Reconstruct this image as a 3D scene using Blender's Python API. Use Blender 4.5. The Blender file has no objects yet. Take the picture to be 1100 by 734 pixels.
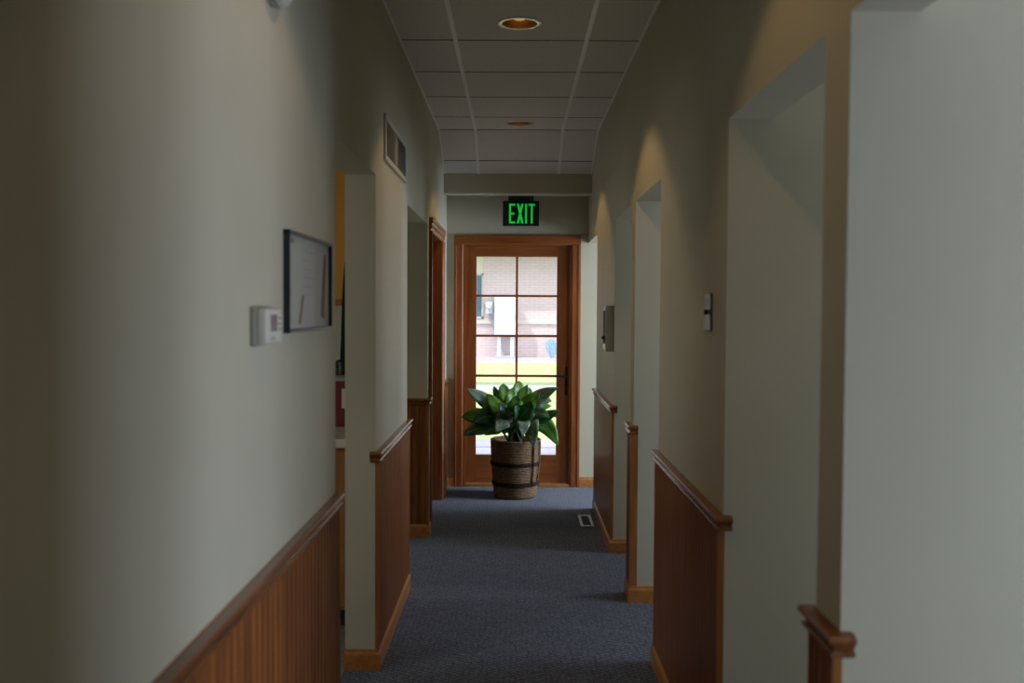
import bpy, bmesh, math, random
from mathutils import Vector, Matrix
random.seed(7)
PI = math.pi
COL = bpy.context.scene.collection
SC = bpy.context.scene

# ------------------------------------------------------------------ materials
def mat(name, color=(.5, .5, .5), rough=.6, metal=0.0, spec=.5):
    m = bpy.data.materials.new(name); m.use_nodes = True
    b = m.node_tree.nodes['Principled BSDF']
    b.inputs['Base Color'].default_value = (*color, 1)
    b.inputs['Roughness'].default_value = rough
    b.inputs['Metallic'].default_value = metal
    b.inputs['Specular IOR Level'].default_value = spec
    return m

def noisy(m, c1, c2, scale=(1, 1, 1), nscale=5, detail=4, lo=.35, hi=.65, bump=0, bdist=.001, coord='Object', rough=None, distort=0.0):
    nt = m.node_tree; N = nt.nodes; L = nt.links; b = N['Principled BSDF']
    tc = N.new('ShaderNodeTexCoord'); mp = N.new('ShaderNodeMapping'); mp.inputs['Scale'].default_value = scale
    L.new(tc.outputs[coord], mp.inputs[0])
    nz = N.new('ShaderNodeTexNoise'); nz.inputs['Scale'].default_value = nscale; nz.inputs['Detail'].default_value = detail
    nz.inputs['Distortion'].default_value = distort
    L.new(mp.outputs[0], nz.inputs['Vector'])
    cr = N.new('ShaderNodeValToRGB'); cr.color_ramp.elements[0].position = lo; cr.color_ramp.elements[1].position = hi
    cr.color_ramp.elements[0].color = (*c1, 1); cr.color_ramp.elements[1].color = (*c2, 1)
    L.new(nz.outputs['Fac'], cr.inputs[0]); L.new(cr.outputs[0], b.inputs['Base Color'])
    if rough:
        mr = N.new('ShaderNodeMapRange'); mr.inputs['To Min'].default_value = rough[0]; mr.inputs['To Max'].default_value = rough[1]
        L.new(nz.outputs['Fac'], mr.inputs['Value']); L.new(mr.outputs[0], b.inputs['Roughness'])
    if bump:
        bp = N.new('ShaderNodeBump'); bp.inputs['Strength'].default_value = bump; bp.inputs['Distance'].default_value = bdist
        L.new(nz.outputs['Fac'], bp.inputs['Height']); L.new(bp.outputs[0], b.inputs['Normal'])
    return m

M = {}
M['paint'] = noisy(mat('wall_paint', rough=.62, spec=.35), (.482, .464, .358), (.522, .502, .39), nscale=2.2, lo=.3, hi=.7)
# fine roller stipple on the painted walls
def stipple(m, sc=140, st=.25, dist=.0012):
    nt = m.node_tree; N = nt.nodes; L = nt.links
    tc = N.new('ShaderNodeTexCoord'); nz = N.new('ShaderNodeTexNoise'); nz.inputs['Scale'].default_value = sc; nz.inputs['Detail'].default_value = 2
    L.new(tc.outputs['Object'], nz.inputs['Vector'])
    bp = N.new('ShaderNodeBump'); bp.inputs['Strength'].default_value = st; bp.inputs['Distance'].default_value = dist
    L.new(nz.outputs['Fac'], bp.inputs['Height']); L.new(bp.outputs[0], N['Principled BSDF'].inputs['Normal'])
stipple(M['paint'], 45, .3, .0015)
M['ochre'] = mat('ochre_paint', (.62, .30, .05), .7)
M['tile_ceiling'] = noisy(mat('ceiling_tile', rough=.95, spec=.1), (.68, .655, .62), (.78, .755, .72), nscale=160, detail=2, lo=.3, hi=.6, bump=.3, bdist=.001)
M['tee'] = mat('grid_white', (.88, .88, .86), .3)
M['tee_dark'] = mat('grid_gap', (.10, .10, .09), .8)
def wood(name, c1, c2, axis, rough=(.28, .42), spec=.5):
    s = {'x': (1.2, 16, 16), 'y': (16, 1.2, 16), 'z': (16, 16, 1.2)}[axis]
    return noisy(mat(name, rough=.35, spec=spec), c1, c2, scale=s, nscale=2.4, detail=6, lo=.3, hi=.72, rough=rough, distort=.6, bump=.08, bdist=.001)
WA, WB = (.14, .044, .013), (.27, .095, .027)
M['wood_z'] = wood('fir_vertical', (.15, .046, .011), (.34, .118, .029), 'z', rough=(.38, .5), spec=.4)
M['wood_y'] = wood('fir_lengthwise', WA, WB, 'y', rough=(.14, .22))
M['wood_x'] = wood('fir_crosswise', WA, WB, 'x')
M['base_y'] = wood('base_fir_lengthwise', (.33, .13, .03), (.50, .21, .05), 'y')
M['base_z'] = wood('base_fir_vertical', (.24, .085, .02), (.38, .15, .037), 'z')  # corner strip fir, lightened: side room light put into the colour
M['wood_door'] = wood('door_fir_vertical', (.20, .056, .013), (.33, .105, .026), 'z')
M['wood_door_x'] = wood('door_fir_crosswise', (.20, .056, .013), (.33, .105, .026), 'x')
M['cabinet'] = wood('cabinet_oak', (.26, .11, .03), (.36, .16, .045), 'z')
M['black'] = mat('black_satin', (.012, .012, .014), .4)
M['black_frame'] = mat('black_frame', (.012, .02, .03), .3)
M['white_plastic'] = mat('white_plastic', (.60, .58, .52), .45)
M['grey_plastic'] = mat('grey_plastic', (.33, .33, .29), .5)
M['lcd'] = mat('lcd', (.16, .13, .15), .2)
M['dark'] = mat('dark_gap', (.02, .02, .02), .8)
M['paper'] = noisy(mat('paper', rough=.6), (.38, .37, .34), (.43, .42, .40), nscale=3)
M['ink'] = mat('ink_brown', (.20, .10, .06), .6)
M['ink_grey'] = mat('ink_grey', (.30, .30, .30), .6)
M['steel'] = mat('brushed_steel', (.20, .19, .17), .35, metal=.9)
M['box_metal'] = mat('painted_metal', (.30, .29, .22), .45, metal=.2)
M['vent_white'] = mat('vent_white', (.52, .52, .48), .5)
M['register'] = mat('register_metal', (.38, .38, .42), .35, metal=.5)
M['maroon'] = mat('maroon_plastic', (.16, .008, .02), .4)
M['laminate'] = mat('cream_laminate', (.62, .56, .50), .35)
M['bronze'] = mat('dark_bronze', (.02, .022, .02), .35, metal=.6)
M['can'] = mat('can_reflector', (.40, .24, .11), .35, metal=.6)
M['trim_ring'] = mat('trim_ring', (.80, .86, .66), .22, metal=.35)
M['leaf_dark'] = None
def emis(name, col, st):
    m = mat(name, col, .5); b = m.node_tree.nodes['Principled BSDF']
    b.inputs['Emission Color'].default_value = (*col, 1); b.inputs['Emission Strength'].default_value = st
    return m
M['exit_green'] = emis('exit_green', (.01, .62, .07), .5)
M['bulb'] = emis('lamp_glow', (1.0, .45, .13), .4)
# carpet: woven slate blue
def carpet():
    m = mat('carpet', rough=.95, spec=.15); nt = m.node_tree; N = nt.nodes; L = nt.links; b = N['Principled BSDF']
    tc = N.new('ShaderNodeTexCoord'); outs = []
    for rz in (.55, -.55):
        mp = N.new('ShaderNodeMapping'); mp.inputs['Rotation'].default_value = (0, 0, rz); L.new(tc.outputs['Object'], mp.inputs[0])
        wv = N.new('ShaderNodeTexWave'); wv.bands_direction = 'Y'; wv.inputs['Scale'].default_value = 13; wv.inputs['Distortion'].default_value = 5
        wv.inputs['Detail'].default_value = 2; wv.inputs['Detail Scale'].default_value = 5; L.new(mp.outputs[0], wv.inputs['Vector']); outs.append(wv.outputs['Fac'])
    mx = N.new('ShaderNodeMath'); mx.operation = 'MULTIPLY'; L.new(outs[0], mx.inputs[0]); L.new(outs[1], mx.inputs[1])
    nz = N.new('ShaderNodeTexNoise'); nz.inputs['Scale'].default_value = 85; nz.inputs['Detail'].default_value = 3; L.new(tc.outputs['Object'], nz.inputs['Vector'])
    mul = N.new('ShaderNodeMath'); mul.operation = 'MULTIPLY_ADD'; mul.inputs[1].default_value = .45; L.new(mx.outputs[0], mul.inputs[0]); L.new(nz.outputs['Fac'], mul.inputs[2])
    cr = N.new('ShaderNodeValToRGB'); e = cr.color_ramp.elements
    e[0].position = .38; e[0].color = (.012, .017, .027, 1); e[1].position = .95; e[1].color = (.150, .185, .265, 1)
    L.new(mul.outputs[0], cr.inputs[0]); L.new(cr.outputs[0], b.inputs['Base Color'])
    bp = N.new('ShaderNodeBump'); bp.inputs['Strength'].default_value = .9; bp.inputs['Distance'].default_value = .004
    L.new(mul.outputs[0], bp.inputs['Height']); L.new(bp.outputs[0], b.inputs['Normal'])
    b.inputs['Sheen Weight'].default_value = .25; b.inputs['Sheen Roughness'].default_value = .4
    return m
M['carpet'] = carpet()
M['vinyl'] = noisy(mat('vinyl', rough=.4), (.20, .20, .15), (.30, .29, .23), nscale=30)
# basket weave
def weave():
    m = mat('seagrass', rough=.85, spec=.2); nt = m.node_tree; N = nt.nodes; L = nt.links; b = N['Principled BSDF']
    tc = N.new('ShaderNodeTexCoord')
    w = N.new('ShaderNodeTexWave'); w.bands_direction = 'Z'; w.inputs['Scale'].default_value = 30; w.inputs['Distortion'].default_value = 2.5; w.inputs['Detail'].default_value = 1; w.inputs['Detail Scale'].default_value = 4
    L.new(tc.outputs['Object'], w.inputs['Vector'])
    nz = N.new('ShaderNodeTexNoise'); nz.inputs['Scale'].default_value = 38; nz.inputs['Detail'].default_value = 3; L.new(tc.outputs['Object'], nz.inputs['Vector'])
    mx = N.new('ShaderNodeMath'); mx.operation = 'MULTIPLY'; L.new(w.outputs['Fac'], mx.inputs[0]); L.new(nz.outputs['Fac'], mx.inputs[1])
    cr = N.new('ShaderNodeValToRGB'); e = cr.color_ramp.elements
    e[0].position = .08; e[0].color = (.10, .062, .032, 1); e[1].position = .5; e[1].color = (.42, .27, .15, 1)
    L.new(mx.outputs[0], cr.inputs[0]); L.new(cr.outputs[0], b.inputs['Base Color'])
    bp = N.new('ShaderNodeBump'); bp.inputs['Strength'].default_value = 1; bp.inputs['Distance'].default_value = .006
    L.new(mx.outputs[0], bp.inputs['Height']); L.new(bp.outputs[0], b.inputs['Normal'])
    return m
M['weave'] = weave()
M['band'] = noisy(mat('dark_weave', rough=.9, spec=.1), (.02, .012, .012), (.05, .03, .028), nscale=60, bump=.6, bdist=.004)
M['soil'] = noisy(mat('soil', rough=1), (.01, .008, .006), (.03, .022, .016), nscale=60)
# leaves with pale midrib and side veins, from UV
def leafmat(name, dark, light, silver=.25):
    m = mat(name, rough=.32, spec=.6); nt = m.node_tree; N = nt.nodes; L = nt.links; b = N['Principled BSDF']
    tc = N.new('ShaderNodeTexCoord'); sp = N.new('ShaderNodeSeparateXYZ'); L.new(tc.outputs['UV'], sp.inputs[0])
    sub = N.new('ShaderNodeMath'); sub.operation = 'SUBTRACT'; sub.inputs[1].default_value = .5; L.new(sp.outputs['X'], sub.inputs[0])
    ab = N.new('ShaderNodeMath'); ab.operation = 'ABSOLUTE'; L.new(sub.outputs[0], ab.inputs[0])
    nz = N.new('ShaderNodeTexNoise'); nz.inputs['Scale'].default_value = 9; nz.inputs['Detail'].default_value = 3
    mp = N.new('ShaderNodeMapping'); mp.inputs['Scale'].default_value = (1, 2.5, 1); L.new(tc.outputs['UV'], mp.inputs[0]); L.new(mp.outputs[0], nz.inputs['Vector'])
    # side veins: v - 0.7*|u|
    ma = N.new('ShaderNodeMath'); ma.operation = 'MULTIPLY_ADD'; ma.inputs[1].default_value = -.7; L.new(ab.outputs[0], ma.inputs[0]); L.new(sp.outputs['Y'], ma.inputs[2])
    sn = N.new('ShaderNodeMath'); sn.operation = 'MULTIPLY'; sn.inputs[1].default_value = 75; L.new(ma.outputs[0], sn.inputs[0])
    si = N.new('ShaderNodeMath'); si.operation = 'SINE'; L.new(sn.outputs[0], si.inputs[0])
    s2 = N.new('ShaderNodeMath'); s2.operation = 'MULTIPLY'; s2.inputs[1].default_value = .10; L.new(si.outputs[0], s2.inputs[0])
    ad = N.new('ShaderNodeMath'); ad.operation = 'ADD'; L.new(s2.outputs[0], ad.inputs[0]); L.new(nz.outputs['Fac'], ad.inputs[1])
    cr = N.new('ShaderNodeValToRGB'); e = cr.color_ramp.elements
    e[0].position = .40; e[0].color = (*dark, 1); e[1].position = .68; e[1].color = (*light, 1)
    L.new(ad.outputs[0], cr.inputs[0])
    rib = N.new('ShaderNodeMapRange'); rib.inputs['From Min'].default_value = .012; rib.inputs['From Max'].default_value = .035
    rib.inputs['To Min'].default_value = 1; rib.inputs['To Max'].default_value = 0; L.new(ab.outputs[0], rib.inputs['Value'])
    mix = N.new('ShaderNodeMix'); mix.data_type = 'RGBA'; mix.inputs[7].default_value = (.30, .42, .22, 1)
    L.new(rib.outputs[0], mix.inputs[0]); L.new(cr.outputs[0], mix.inputs[6]); L.new(mix.outputs[2], b.inputs['Base Color'])
    # thin leaf: some light passes through
    out = N['Material Output']; tr = N.new('ShaderNodeBsdfTranslucent'); tr.inputs['Color'].default_value = (.16, .42, .03, 1)
    ms = N.new('ShaderNodeMixShader'); ms.inputs[0].default_value = .28
    L.new(b.outputs[0], ms.inputs[1]); L.new(tr.outputs[0], ms.inputs[2]); L.new(ms.outputs[0], out.inputs['Surface'])
    return m
M['leaf1'] = leafmat('leaf_green', (.08, .24, .02), (.22, .48, .07))
M['leaf2'] = leafmat('leaf_deep', (.014, .075, .03), (.05, .19, .06))
M['leaf3'] = leafmat('leaf_silver', (.05, .15, .06), (.50, .58, .50))
M['stem'] = mat('stem', (.06, .10, .04), .5)
M['snake'] = mat('dark_leaf', (.008, .014, .014), .7, spec=.2)
# exterior
def brick():
    m = mat('brick', rough=.9); nt = m.node_tree; N = nt.nodes; L = nt.links; b = N['Principled BSDF']
    tc = N.new('ShaderNodeTexCoord'); sp = N.new('ShaderNodeSeparateXYZ'); cb = N.new('ShaderNodeCombineXYZ')
    L.new(tc.outputs['Object'], sp.inputs[0]); L.new(sp.outputs['X'], cb.inputs[0]); L.new(sp.outputs['Z'], cb.inputs[1])
    bk = N.new('ShaderNodeTexBrick'); bk.inputs['Scale'].default_value = 1
    bk.inputs['Brick Width'].default_value = .30; bk.inputs['Row Height'].default_value = .085; bk.inputs['Mortar Size'].default_value = .008
    bk.inputs['Color1'].default_value = (.66, .56, .55, 1); bk.inputs['Color2'].default_value = (.62, .52, .515, 1); bk.inputs['Mortar'].default_value = (.50, .42, .42, 1)
    L.new(cb.outputs[0], bk.inputs['Vector']); L.new(bk.outputs['Color'], b.inputs['Base Color'])
    return m
M['brick'] = brick()
M['lawn'] = noisy(mat('lawn', rough=1, spec=.1), (.46, .56, .22), (.58, .64, .34), nscale=3.5, detail=8, bump=.4, bdist=.03)
M['gravel'] = noisy(mat('gravel', rough=1), (.38, .34, .37), (.60, .55, .58), nscale=12, detail=5)
M['concrete'] = noisy(mat('concrete', rough=.9), (.46, .44, .48), (.55, .53, .56), nscale=3)
M['joint'] = mat('joint', (.20, .20, .22), .9)
M['curb'] = noisy(mat('curb_grass', rough=1), (.22, .33, .16), (.34, .42, .22), nscale=20)
M['cream_ext'] = mat('cream_panel', (.64, .60, .46), .8)
M['belt'] = mat('belt_stone', (.62, .56, .52), .8)
M['white_ext'] = mat('white_metal_outside', (.56, .63, .75), .5)
M['glass_dark'] = mat('window_outside', (.10, .16, .20), .15)
M['grey_ext'] = mat('grey_outside', (.45, .47, .5), .6)
M['shrub'] = noisy(mat('blue_shrub', rough=.9), (.25, .42, .55), (.45, .62, .75), nscale=30)
M['stucco'] = mat('outer_shell', (.45, .42, .36), .9)
def glass(fac=.06, name='pane_glass'):
    m = bpy.data.materials.new(name); m.use_nodes = True; nt = m.node_tree; N = nt.nodes; L = nt.links
    N.clear(); out = N.new('ShaderNodeOutputMaterial'); t = N.new('ShaderNodeBsdfTransparent'); t.inputs[0].default_value = (.97, .98, .98, 1)
    g = N.new('ShaderNodeBsdfGlossy'); g.inputs['Roughness'].default_value = .03
    ms = N.new('ShaderNodeMixShader'); ms.inputs[0].default_value = fac; L.new(t.outputs[0], ms.inputs[1]); L.new(g.outputs[0], ms.inputs[2]); L.new(ms.outputs[0], out.inputs[0])
    return m
M['glass'] = glass()
M['matte_glass'] = glass(.05, 'picture_glass')

# ------------------------------------------------------------------ mesh builder
class MB:
    def __init__(s): s.v = []; s.f = []; s.uv = None
    def add(s, vs, fs):
        o = len(s.v); s.v += [tuple(v) for v in vs]; s.f += [tuple(i + o for i in f) for f in fs]; return s
    def box(s, x0, x1, y0, y1, z0, z1, ch=0):
        if ch:
            # chamfered box through bmesh
            bm = bmesh.new(); bmesh.ops.create_cube(bm, size=1)
            for v in bm.verts: v.co = ((x0 + x1) / 2 + v.co.x * (x1 - x0), (y0 + y1) / 2 + v.co.y * (y1 - y0), (z0 + z1) / 2 + v.co.z * (z1 - z0))
            bmesh.ops.bevel(bm, geom=bm.edges[:], offset=ch, segments=2, affect='EDGES', profile=.5)
            return s.bm(bm)
        return s.add([(x0, y0, z0), (x1, y0, z0), (x1, y1, z0), (x0, y1, z0), (x0, y0, z1), (x1, y0, z1), (x1, y1, z1), (x0, y1, z1)],
                     [(0, 3, 2, 1), (4, 5, 6, 7), (0, 1, 5, 4), (1, 2, 6, 5), (2, 3, 7, 6), (3, 0, 4, 7)])
    def bm(s, bm):
        bm.verts.index_update(); s.add([v.co.copy() for v in bm.verts], [[v.index for v in f.verts] for f in bm.faces]); bm.free(); return s
    def prism(s, poly, axis, a, b):
        """poly: list of 2D points extruded along axis from a to b. axis x: poly=(y,z); y: (x,z); z: (x,y)"""
        n = len(poly)
        def P(p, t): return {'x': (t, p[0], p[1]), 'y': (p[0], t, p[1]), 'z': (p[0], p[1], t)}[axis]
        vs = [P(p, a) for p in poly] + [P(p, b) for p in poly]
        fs = [tuple(range(n)), tuple(range(2 * n - 1, n - 1, -1))] + [(i, (i + 1) % n, n + (i + 1) % n, n + i) for i in range(n)]
        return s.add(vs, fs)
    def lathe(s, prof, c=(0, 0, 0), n=32, axis='z', cap=True):
        vs = []
        for r, h in prof:
            for k in range(n):
                a = 2 * PI * k / n; p = (r * math.cos(a), r * math.sin(a), h)
                if axis == 'x': p = (p[2], p[0], p[1])
                if axis == 'y': p = (p[0], p[2], p[1])
                vs.append((p[0] + c[0], p[1] + c[1], p[2] + c[2]))
        fs = []
        for i in range(len(prof) - 1):
            for k in range(n):
                fs.append((i * n + k, i * n + (k + 1) % n, (i + 1) * n + (k + 1) % n, (i + 1) * n + k))
        if cap and prof[0][0] > 1e-6: fs.append(tuple(range(n - 1, -1, -1)))
        if cap and prof[-1][0] > 1e-6: fs.append(tuple((len(prof) - 1) * n + k for k in range(n)))
        return s.add(vs, fs)
    def tube(s, pts, rad, n=8):
        pts = [Vector(p) for p in pts]; rr = rad if isinstance(rad, (list, tuple)) else [rad] * len(pts); vs = []
        for i, p in enumerate(pts):
            d = (pts[min(i + 1, len(pts) - 1)] - pts[max(i - 1, 0)]).normalized()
            u = d.cross(Vector((0, 0, 1)) if abs(d.z) < .9 else Vector((1, 0, 0))).normalized(); w = d.cross(u)
            for k in range(n):
                a = 2 * PI * k / n; vs.append(p + (u * math.cos(a) + w * math.sin(a)) * rr[i])
        fs = [(i * n + k, i * n + (k + 1) % n, (i + 1) * n + (k + 1) % n, (i + 1) * n + k) for i in range(len(pts) - 1) for k in range(n)]
        fs += [tuple(range(n - 1, -1, -1)), tuple((len(pts) - 1) * n + k for k in range(n))]
        return s.add(vs, fs)
    def sweep(s, path, side, prof, z=0):
        """profile (out, z) carried along a 2D path with mitred corners; side=+1 outward is left of travel"""
        P = [Vector(p) for p in path]; n = len(prof); m = len(P); nor = []
        for i in range(m - 1):
            d = (P[i + 1] - P[i]).normalized(); nor.append(Vector((-d.y, d.x)) * side)
        vs = []
        for i in range(m):
            if i == 0: o = nor[0]
            elif i == m - 1: o = nor[-1]
            else:
                a, b = nor[i - 1], nor[i]; o = (a + b) / (1 + a.dot(b))
            for (d, h) in prof: vs.append((P[i].x + o.x * d, P[i].y + o.y * d, z + h))
        fs = [(i * n + k, i * n + (k + 1) % n, (i + 1) * n + (k + 1) % n, (i + 1) * n + k) for i in range(m - 1) for k in range(n)]
        fs += [tuple(range(n)), tuple(range(m * n - 1, (m - 1) * n - 1, -1))]
        return s.add(vs, fs)
    def build(s, name, material, parent=None, loc=(0, 0, 0), smooth=False, solid=True):
        me = bpy.data.meshes.new(name)
        base = Vector(loc)
        if parent is not None: base = Vector(loc)
        me.from_pydata([tuple(Vector(v) - base) for v in s.v], [], s.f)
        me.update()
        if s.uv:
            ul = me.uv_layers.new(name='UVMap')
            for lp in me.loops: ul.data[lp.index].uv = s.uv[lp.vertex_index]
        if solid:
            bm = bmesh.new(); bm.from_mesh(me); bmesh.ops.recalc_face_normals(bm, faces=bm.faces[:]); bm.to_mesh(me); bm.free()
        me.materials.append(material)
        if smooth:
            for p in me.polygons: p.use_smooth = True
            if smooth != 'all':
                try: me.set_sharp_from_angle(angle=math.radians(28))
                except Exception: pass
        o = bpy.data.objects.new(name, me); COL.objects.link(o)
        if parent is not None:
            o.parent = parent; o.location = base - world_of(parent)
        else: o.location = base
        return o

def world_of(o):
    v = Vector((0, 0, 0))
    while o is not None: v += o.location; o = o.parent
    return v
def tag(o, label, cat=None, group=None, kind=None):
    if label: o['label'] = label
    if cat: o['category'] = cat
    if group: o['group'] = group
    if kind: o['kind'] = kind
    return o
def empty(name, loc, label=None, cat=None, group=None, kind=None):
    o = bpy.data.objects.new(name, None); COL.objects.link(o); o.location = loc; o.empty_display_size = .1
    return tag(o, label, cat, group, kind)
def copy_tree(o, parent=None):
    c = o.copy(); COL.objects.link(c)
    if parent: c.parent = parent
    for ch in list(o.children): copy_tree(ch, c)
    return c

# ------------------------------------------------------------------ dimensions (metres; Y runs down the corridor)
XL, XR, T = -.546, .5785, .12
CH, HD, RAIL, BASE = 2.6785, 1.952, .8675, .08
FAR = 7.75
YB0, YB1 = 6.84, 7.42           # start and end of the sloping part of the ceiling
SZ = 2.452
BACK = -2.2

# ------------------------------------------------------------------ shell
w = MB()
for a, b in [(BACK, 2.952), (3.806, 4.92), (6.043, 6.24), (7.20, FAR)]:
    w.box(XL - T, XL, a, b, 0, HD)
w.box(XL - T, XL, 6.24, 7.20, 1.93, HD)
w.box(XL - T, XL, BACK, FAR, HD, CH + .1)
tag(w.build('wall_left', M['paint']), 'left corridor wall painted warm grey with three openings', 'wall', kind='structure')
w = MB()
RS = [(BACK, 1.0), (1.702, 1.839), (2.666, 3.887), (4.707, 4.845), (5.66, 6.89)]
for a, b in RS: w.box(XR, XR + T, a, b, 0, HD)
w.box(XR, XR + T, BACK, FAR, HD, CH + .1)
tag(w.build('wall_right', M['paint']), 'right corridor wall painted warm grey with five openings', 'wall', kind='structure')
w = MB()                                   # end wall round the exit door, running on to the right behind the last opening
w.box(-3.2, -.43, FAR, FAR + .16, 0, CH + .1).box(.465, 3.3, FAR, FAR + .16, 0, CH + .1).box(-.43, .465, FAR, FAR + .16, 1.96, CH + .1)
tag(w.build('wall_far', M['paint']), 'end wall around the glazed exit door', 'wall', kind='structure')
w = MB()                                   # walls between the side rooms on the right
for a, b in [(1.702, 1.839), (2.666, 2.80), (4.707, 4.845), (5.66, 5.80)]: w.box(XR + T, 3.0, a, b, 0, CH + .1)
tag(w.build('wall_side_right', M['paint']), 'cross walls of the side rooms seen through the right openings', 'wall', kind='structure')
w = MB()
w.box(-3.0, XL - T, 5.05, 5.17, 0, CH + .1)
w.box(-3.0, XL - T, 6.043, 6.16, 0, CH + .1)
tag(w.build('wall_side_left', M['paint']), 'cross walls of the side rooms seen through the left openings', 'wall', kind='structure')
# outer walls with window holes
def wall_with_holes(x0, x1, holes):
    w = MB(); y = BACK
    for (a, b, z0, z1) in holes:
        w.box(x0, x1, y, a, 0, CH + .1); w.box(x0, x1, a, b, 0, z0); w.box(x0, x1, a, b, z1, CH + .1); y = b
    w.box(x0, x1, y, FAR + .16, 0, CH + .1); return w
RH = [(-.3, .75, .5, 1.7), (1.95, 2.55, .5, 1.9), (3.2, 4.5, .8, 2.1), (4.95, 5.5, .9, 2.1), (6.2, 7.5, .6, 2.1)]
LH = [(1.2, 3.0, 1.0, 2.1), (5.3, 5.95, .6, 1.9)]  # left windows are added to bring warm fill into room and corridor
tag(wall_with_holes(3.0, 3.15, RH).build('wall_outer_right', M['paint']), 'outer wall of the right side rooms with their windows', 'wall', kind='structure')
tag(wall_with_holes(-3.15, -3.0, LH).build('wall_outer_left', M['paint']), 'outer wall of the left side rooms with a window', 'wall', kind='structure')
tag(MB().box(-3.15, 3.15, BACK - .15, BACK, 0, CH + .1).build('wall_back', M['paint']), 'wall closing the corridor behind the viewpoint', 'wall', kind='structure')
tag(MB().box(XR, 3.0, -2.2, -2.1, 0, CH).box(-3.0, XL - T, .2, .32, 0, CH).build('wall_side_near', M['paint']), 'near cross walls of the side rooms', 'wall', kind='structure')
wn = 1
for holes, x0, x1 in ((RH, 3.0, 3.15), (LH, -3.15, -3.0)):
    for (a, b, z0, z1) in holes:
        m = MB(); xm = (x0 + x1) / 2
        m.box(xm - .03, xm + .03, a, a + .05, z0, z1).box(xm - .03, xm + .03, b - .05, b, z0, z1).box(xm - .03, xm + .03, a + .05, b - .05, z0, z0 + .05).box(xm - .03, xm + .03, a + .05, b - .05, z1 - .05, z1)
        m.box(xm - .015, xm + .015, (a + b) / 2 - .015, (a + b) / 2 + .015, z0 + .05, z1 - .05)
        o = m.build('window_%d' % wn, M['white_plastic']); tag(o, 'side room window lighting the corridor', 'window', kind='structure'); wn += 1
        MB().box(xm - .003, xm + .003, a + .05, b - .05, z0 + .05, z1 - .05).build('pane', M['glass'], o)

# floor
tag(MB().box(XL - T, 3.15, BACK - .15, FAR + .02, -.12, 0).build('floor', M['carpet']), 'slate blue woven carpet', 'floor', kind='structure')
tag(MB().box(-3.15, XL - T, BACK - .15, FAR + .02, -.12, -.002).build('floor_vinyl', M['vinyl']), 'pale vinyl floor of the left side room', 'floor', kind='structure')

# ceiling: suspended tiles; level, then sloping down to the beam
GL, GR, R0, TW = -.2842, .3254, 4.5645, .6096
c = MB().box(XL, XR, BACK, YB0, CH, CH + .02)
c.prism([(YB0, CH), (YB1, SZ), (YB1, SZ + .03), (YB0, CH + .03)], 'x', XL, XR)
ceil = c.build('ceiling', M['tile_ceiling']); tag(ceil, 'suspended ceiling of pale square tiles, sloping down at the far end', 'ceiling', kind='structure')
g = MB()
for x in (GL, GR):
    g.box(x - .010, x + .010, BACK, YB0, CH - .004, CH + .001)
    g.prism([(YB0, CH - .004), (YB1, SZ - .004), (YB1, SZ + .001), (YB0, CH + .001)], 'x', x - .010, x + .010)
for x0, x1 in ((XL, XL + .012), (XR - .012, XR)):
    g.box(x0, x1, BACK, YB0, CH - .004, CH + .001)
    g.prism([(YB0, CH - .004), (YB1, SZ - .004), (YB1, SZ + .001), (YB0, CH + .001)], 'x', x0, x1)
g.build('main_tees', M['tee'], ceil)
g = MB()
y = R0 - 11 * TW
sl = (SZ - CH) / (YB1 - YB0)
for k in range(0, 15):
    yy = R0 + (k - 11) * TW
    if yy < YB0: g.box(XL, XR, yy - .004, yy + .004, CH - .002, CH + .001)
for yy in (YB0, 7.24):
    z = CH + sl * (yy - YB0); g.box(XL, XR, yy - .004, yy + .005, z - .003, z + .001)
g.build('cross_tees', M['tee_dark'], ceil)
# beam and soffit before the door
b = MB().box(XL, XR, YB1, YB1 + .11, 2.296, CH + .1)
b.box(XL, XR, YB1 + .11, FAR, 2.345, 2.40)
bo = b.build('trim_1', M['paint']); tag(bo, 'painted beam dropping below the ceiling before the exit door', 'beam', kind='structure')
MB().sweep([(XL, YB1), (XR, YB1)], -1, [(0, 0), (.006, 0), (.009, .004), (.006, .012), (0, .014)], 2.292).build('bead', M['tee'], bo)
# roof slab and plenum lid over everything
tag(MB().box(-3.4, 3.4, BACK - .3, FAR + .3, CH + .1, CH + .25).build('ceiling_roof', M['stucco']), 'roof over the building', 'roof', kind='structure')
c = MB().box(XR + T, 3.0, BACK, FAR, CH, CH + .02).box(-3.0, XL - T, BACK, FAR, CH, CH + .02)
tag(c.build('ceiling_side', M['tile_ceiling']), 'ceilings of the side rooms', 'ceiling', kind='structure')

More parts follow.
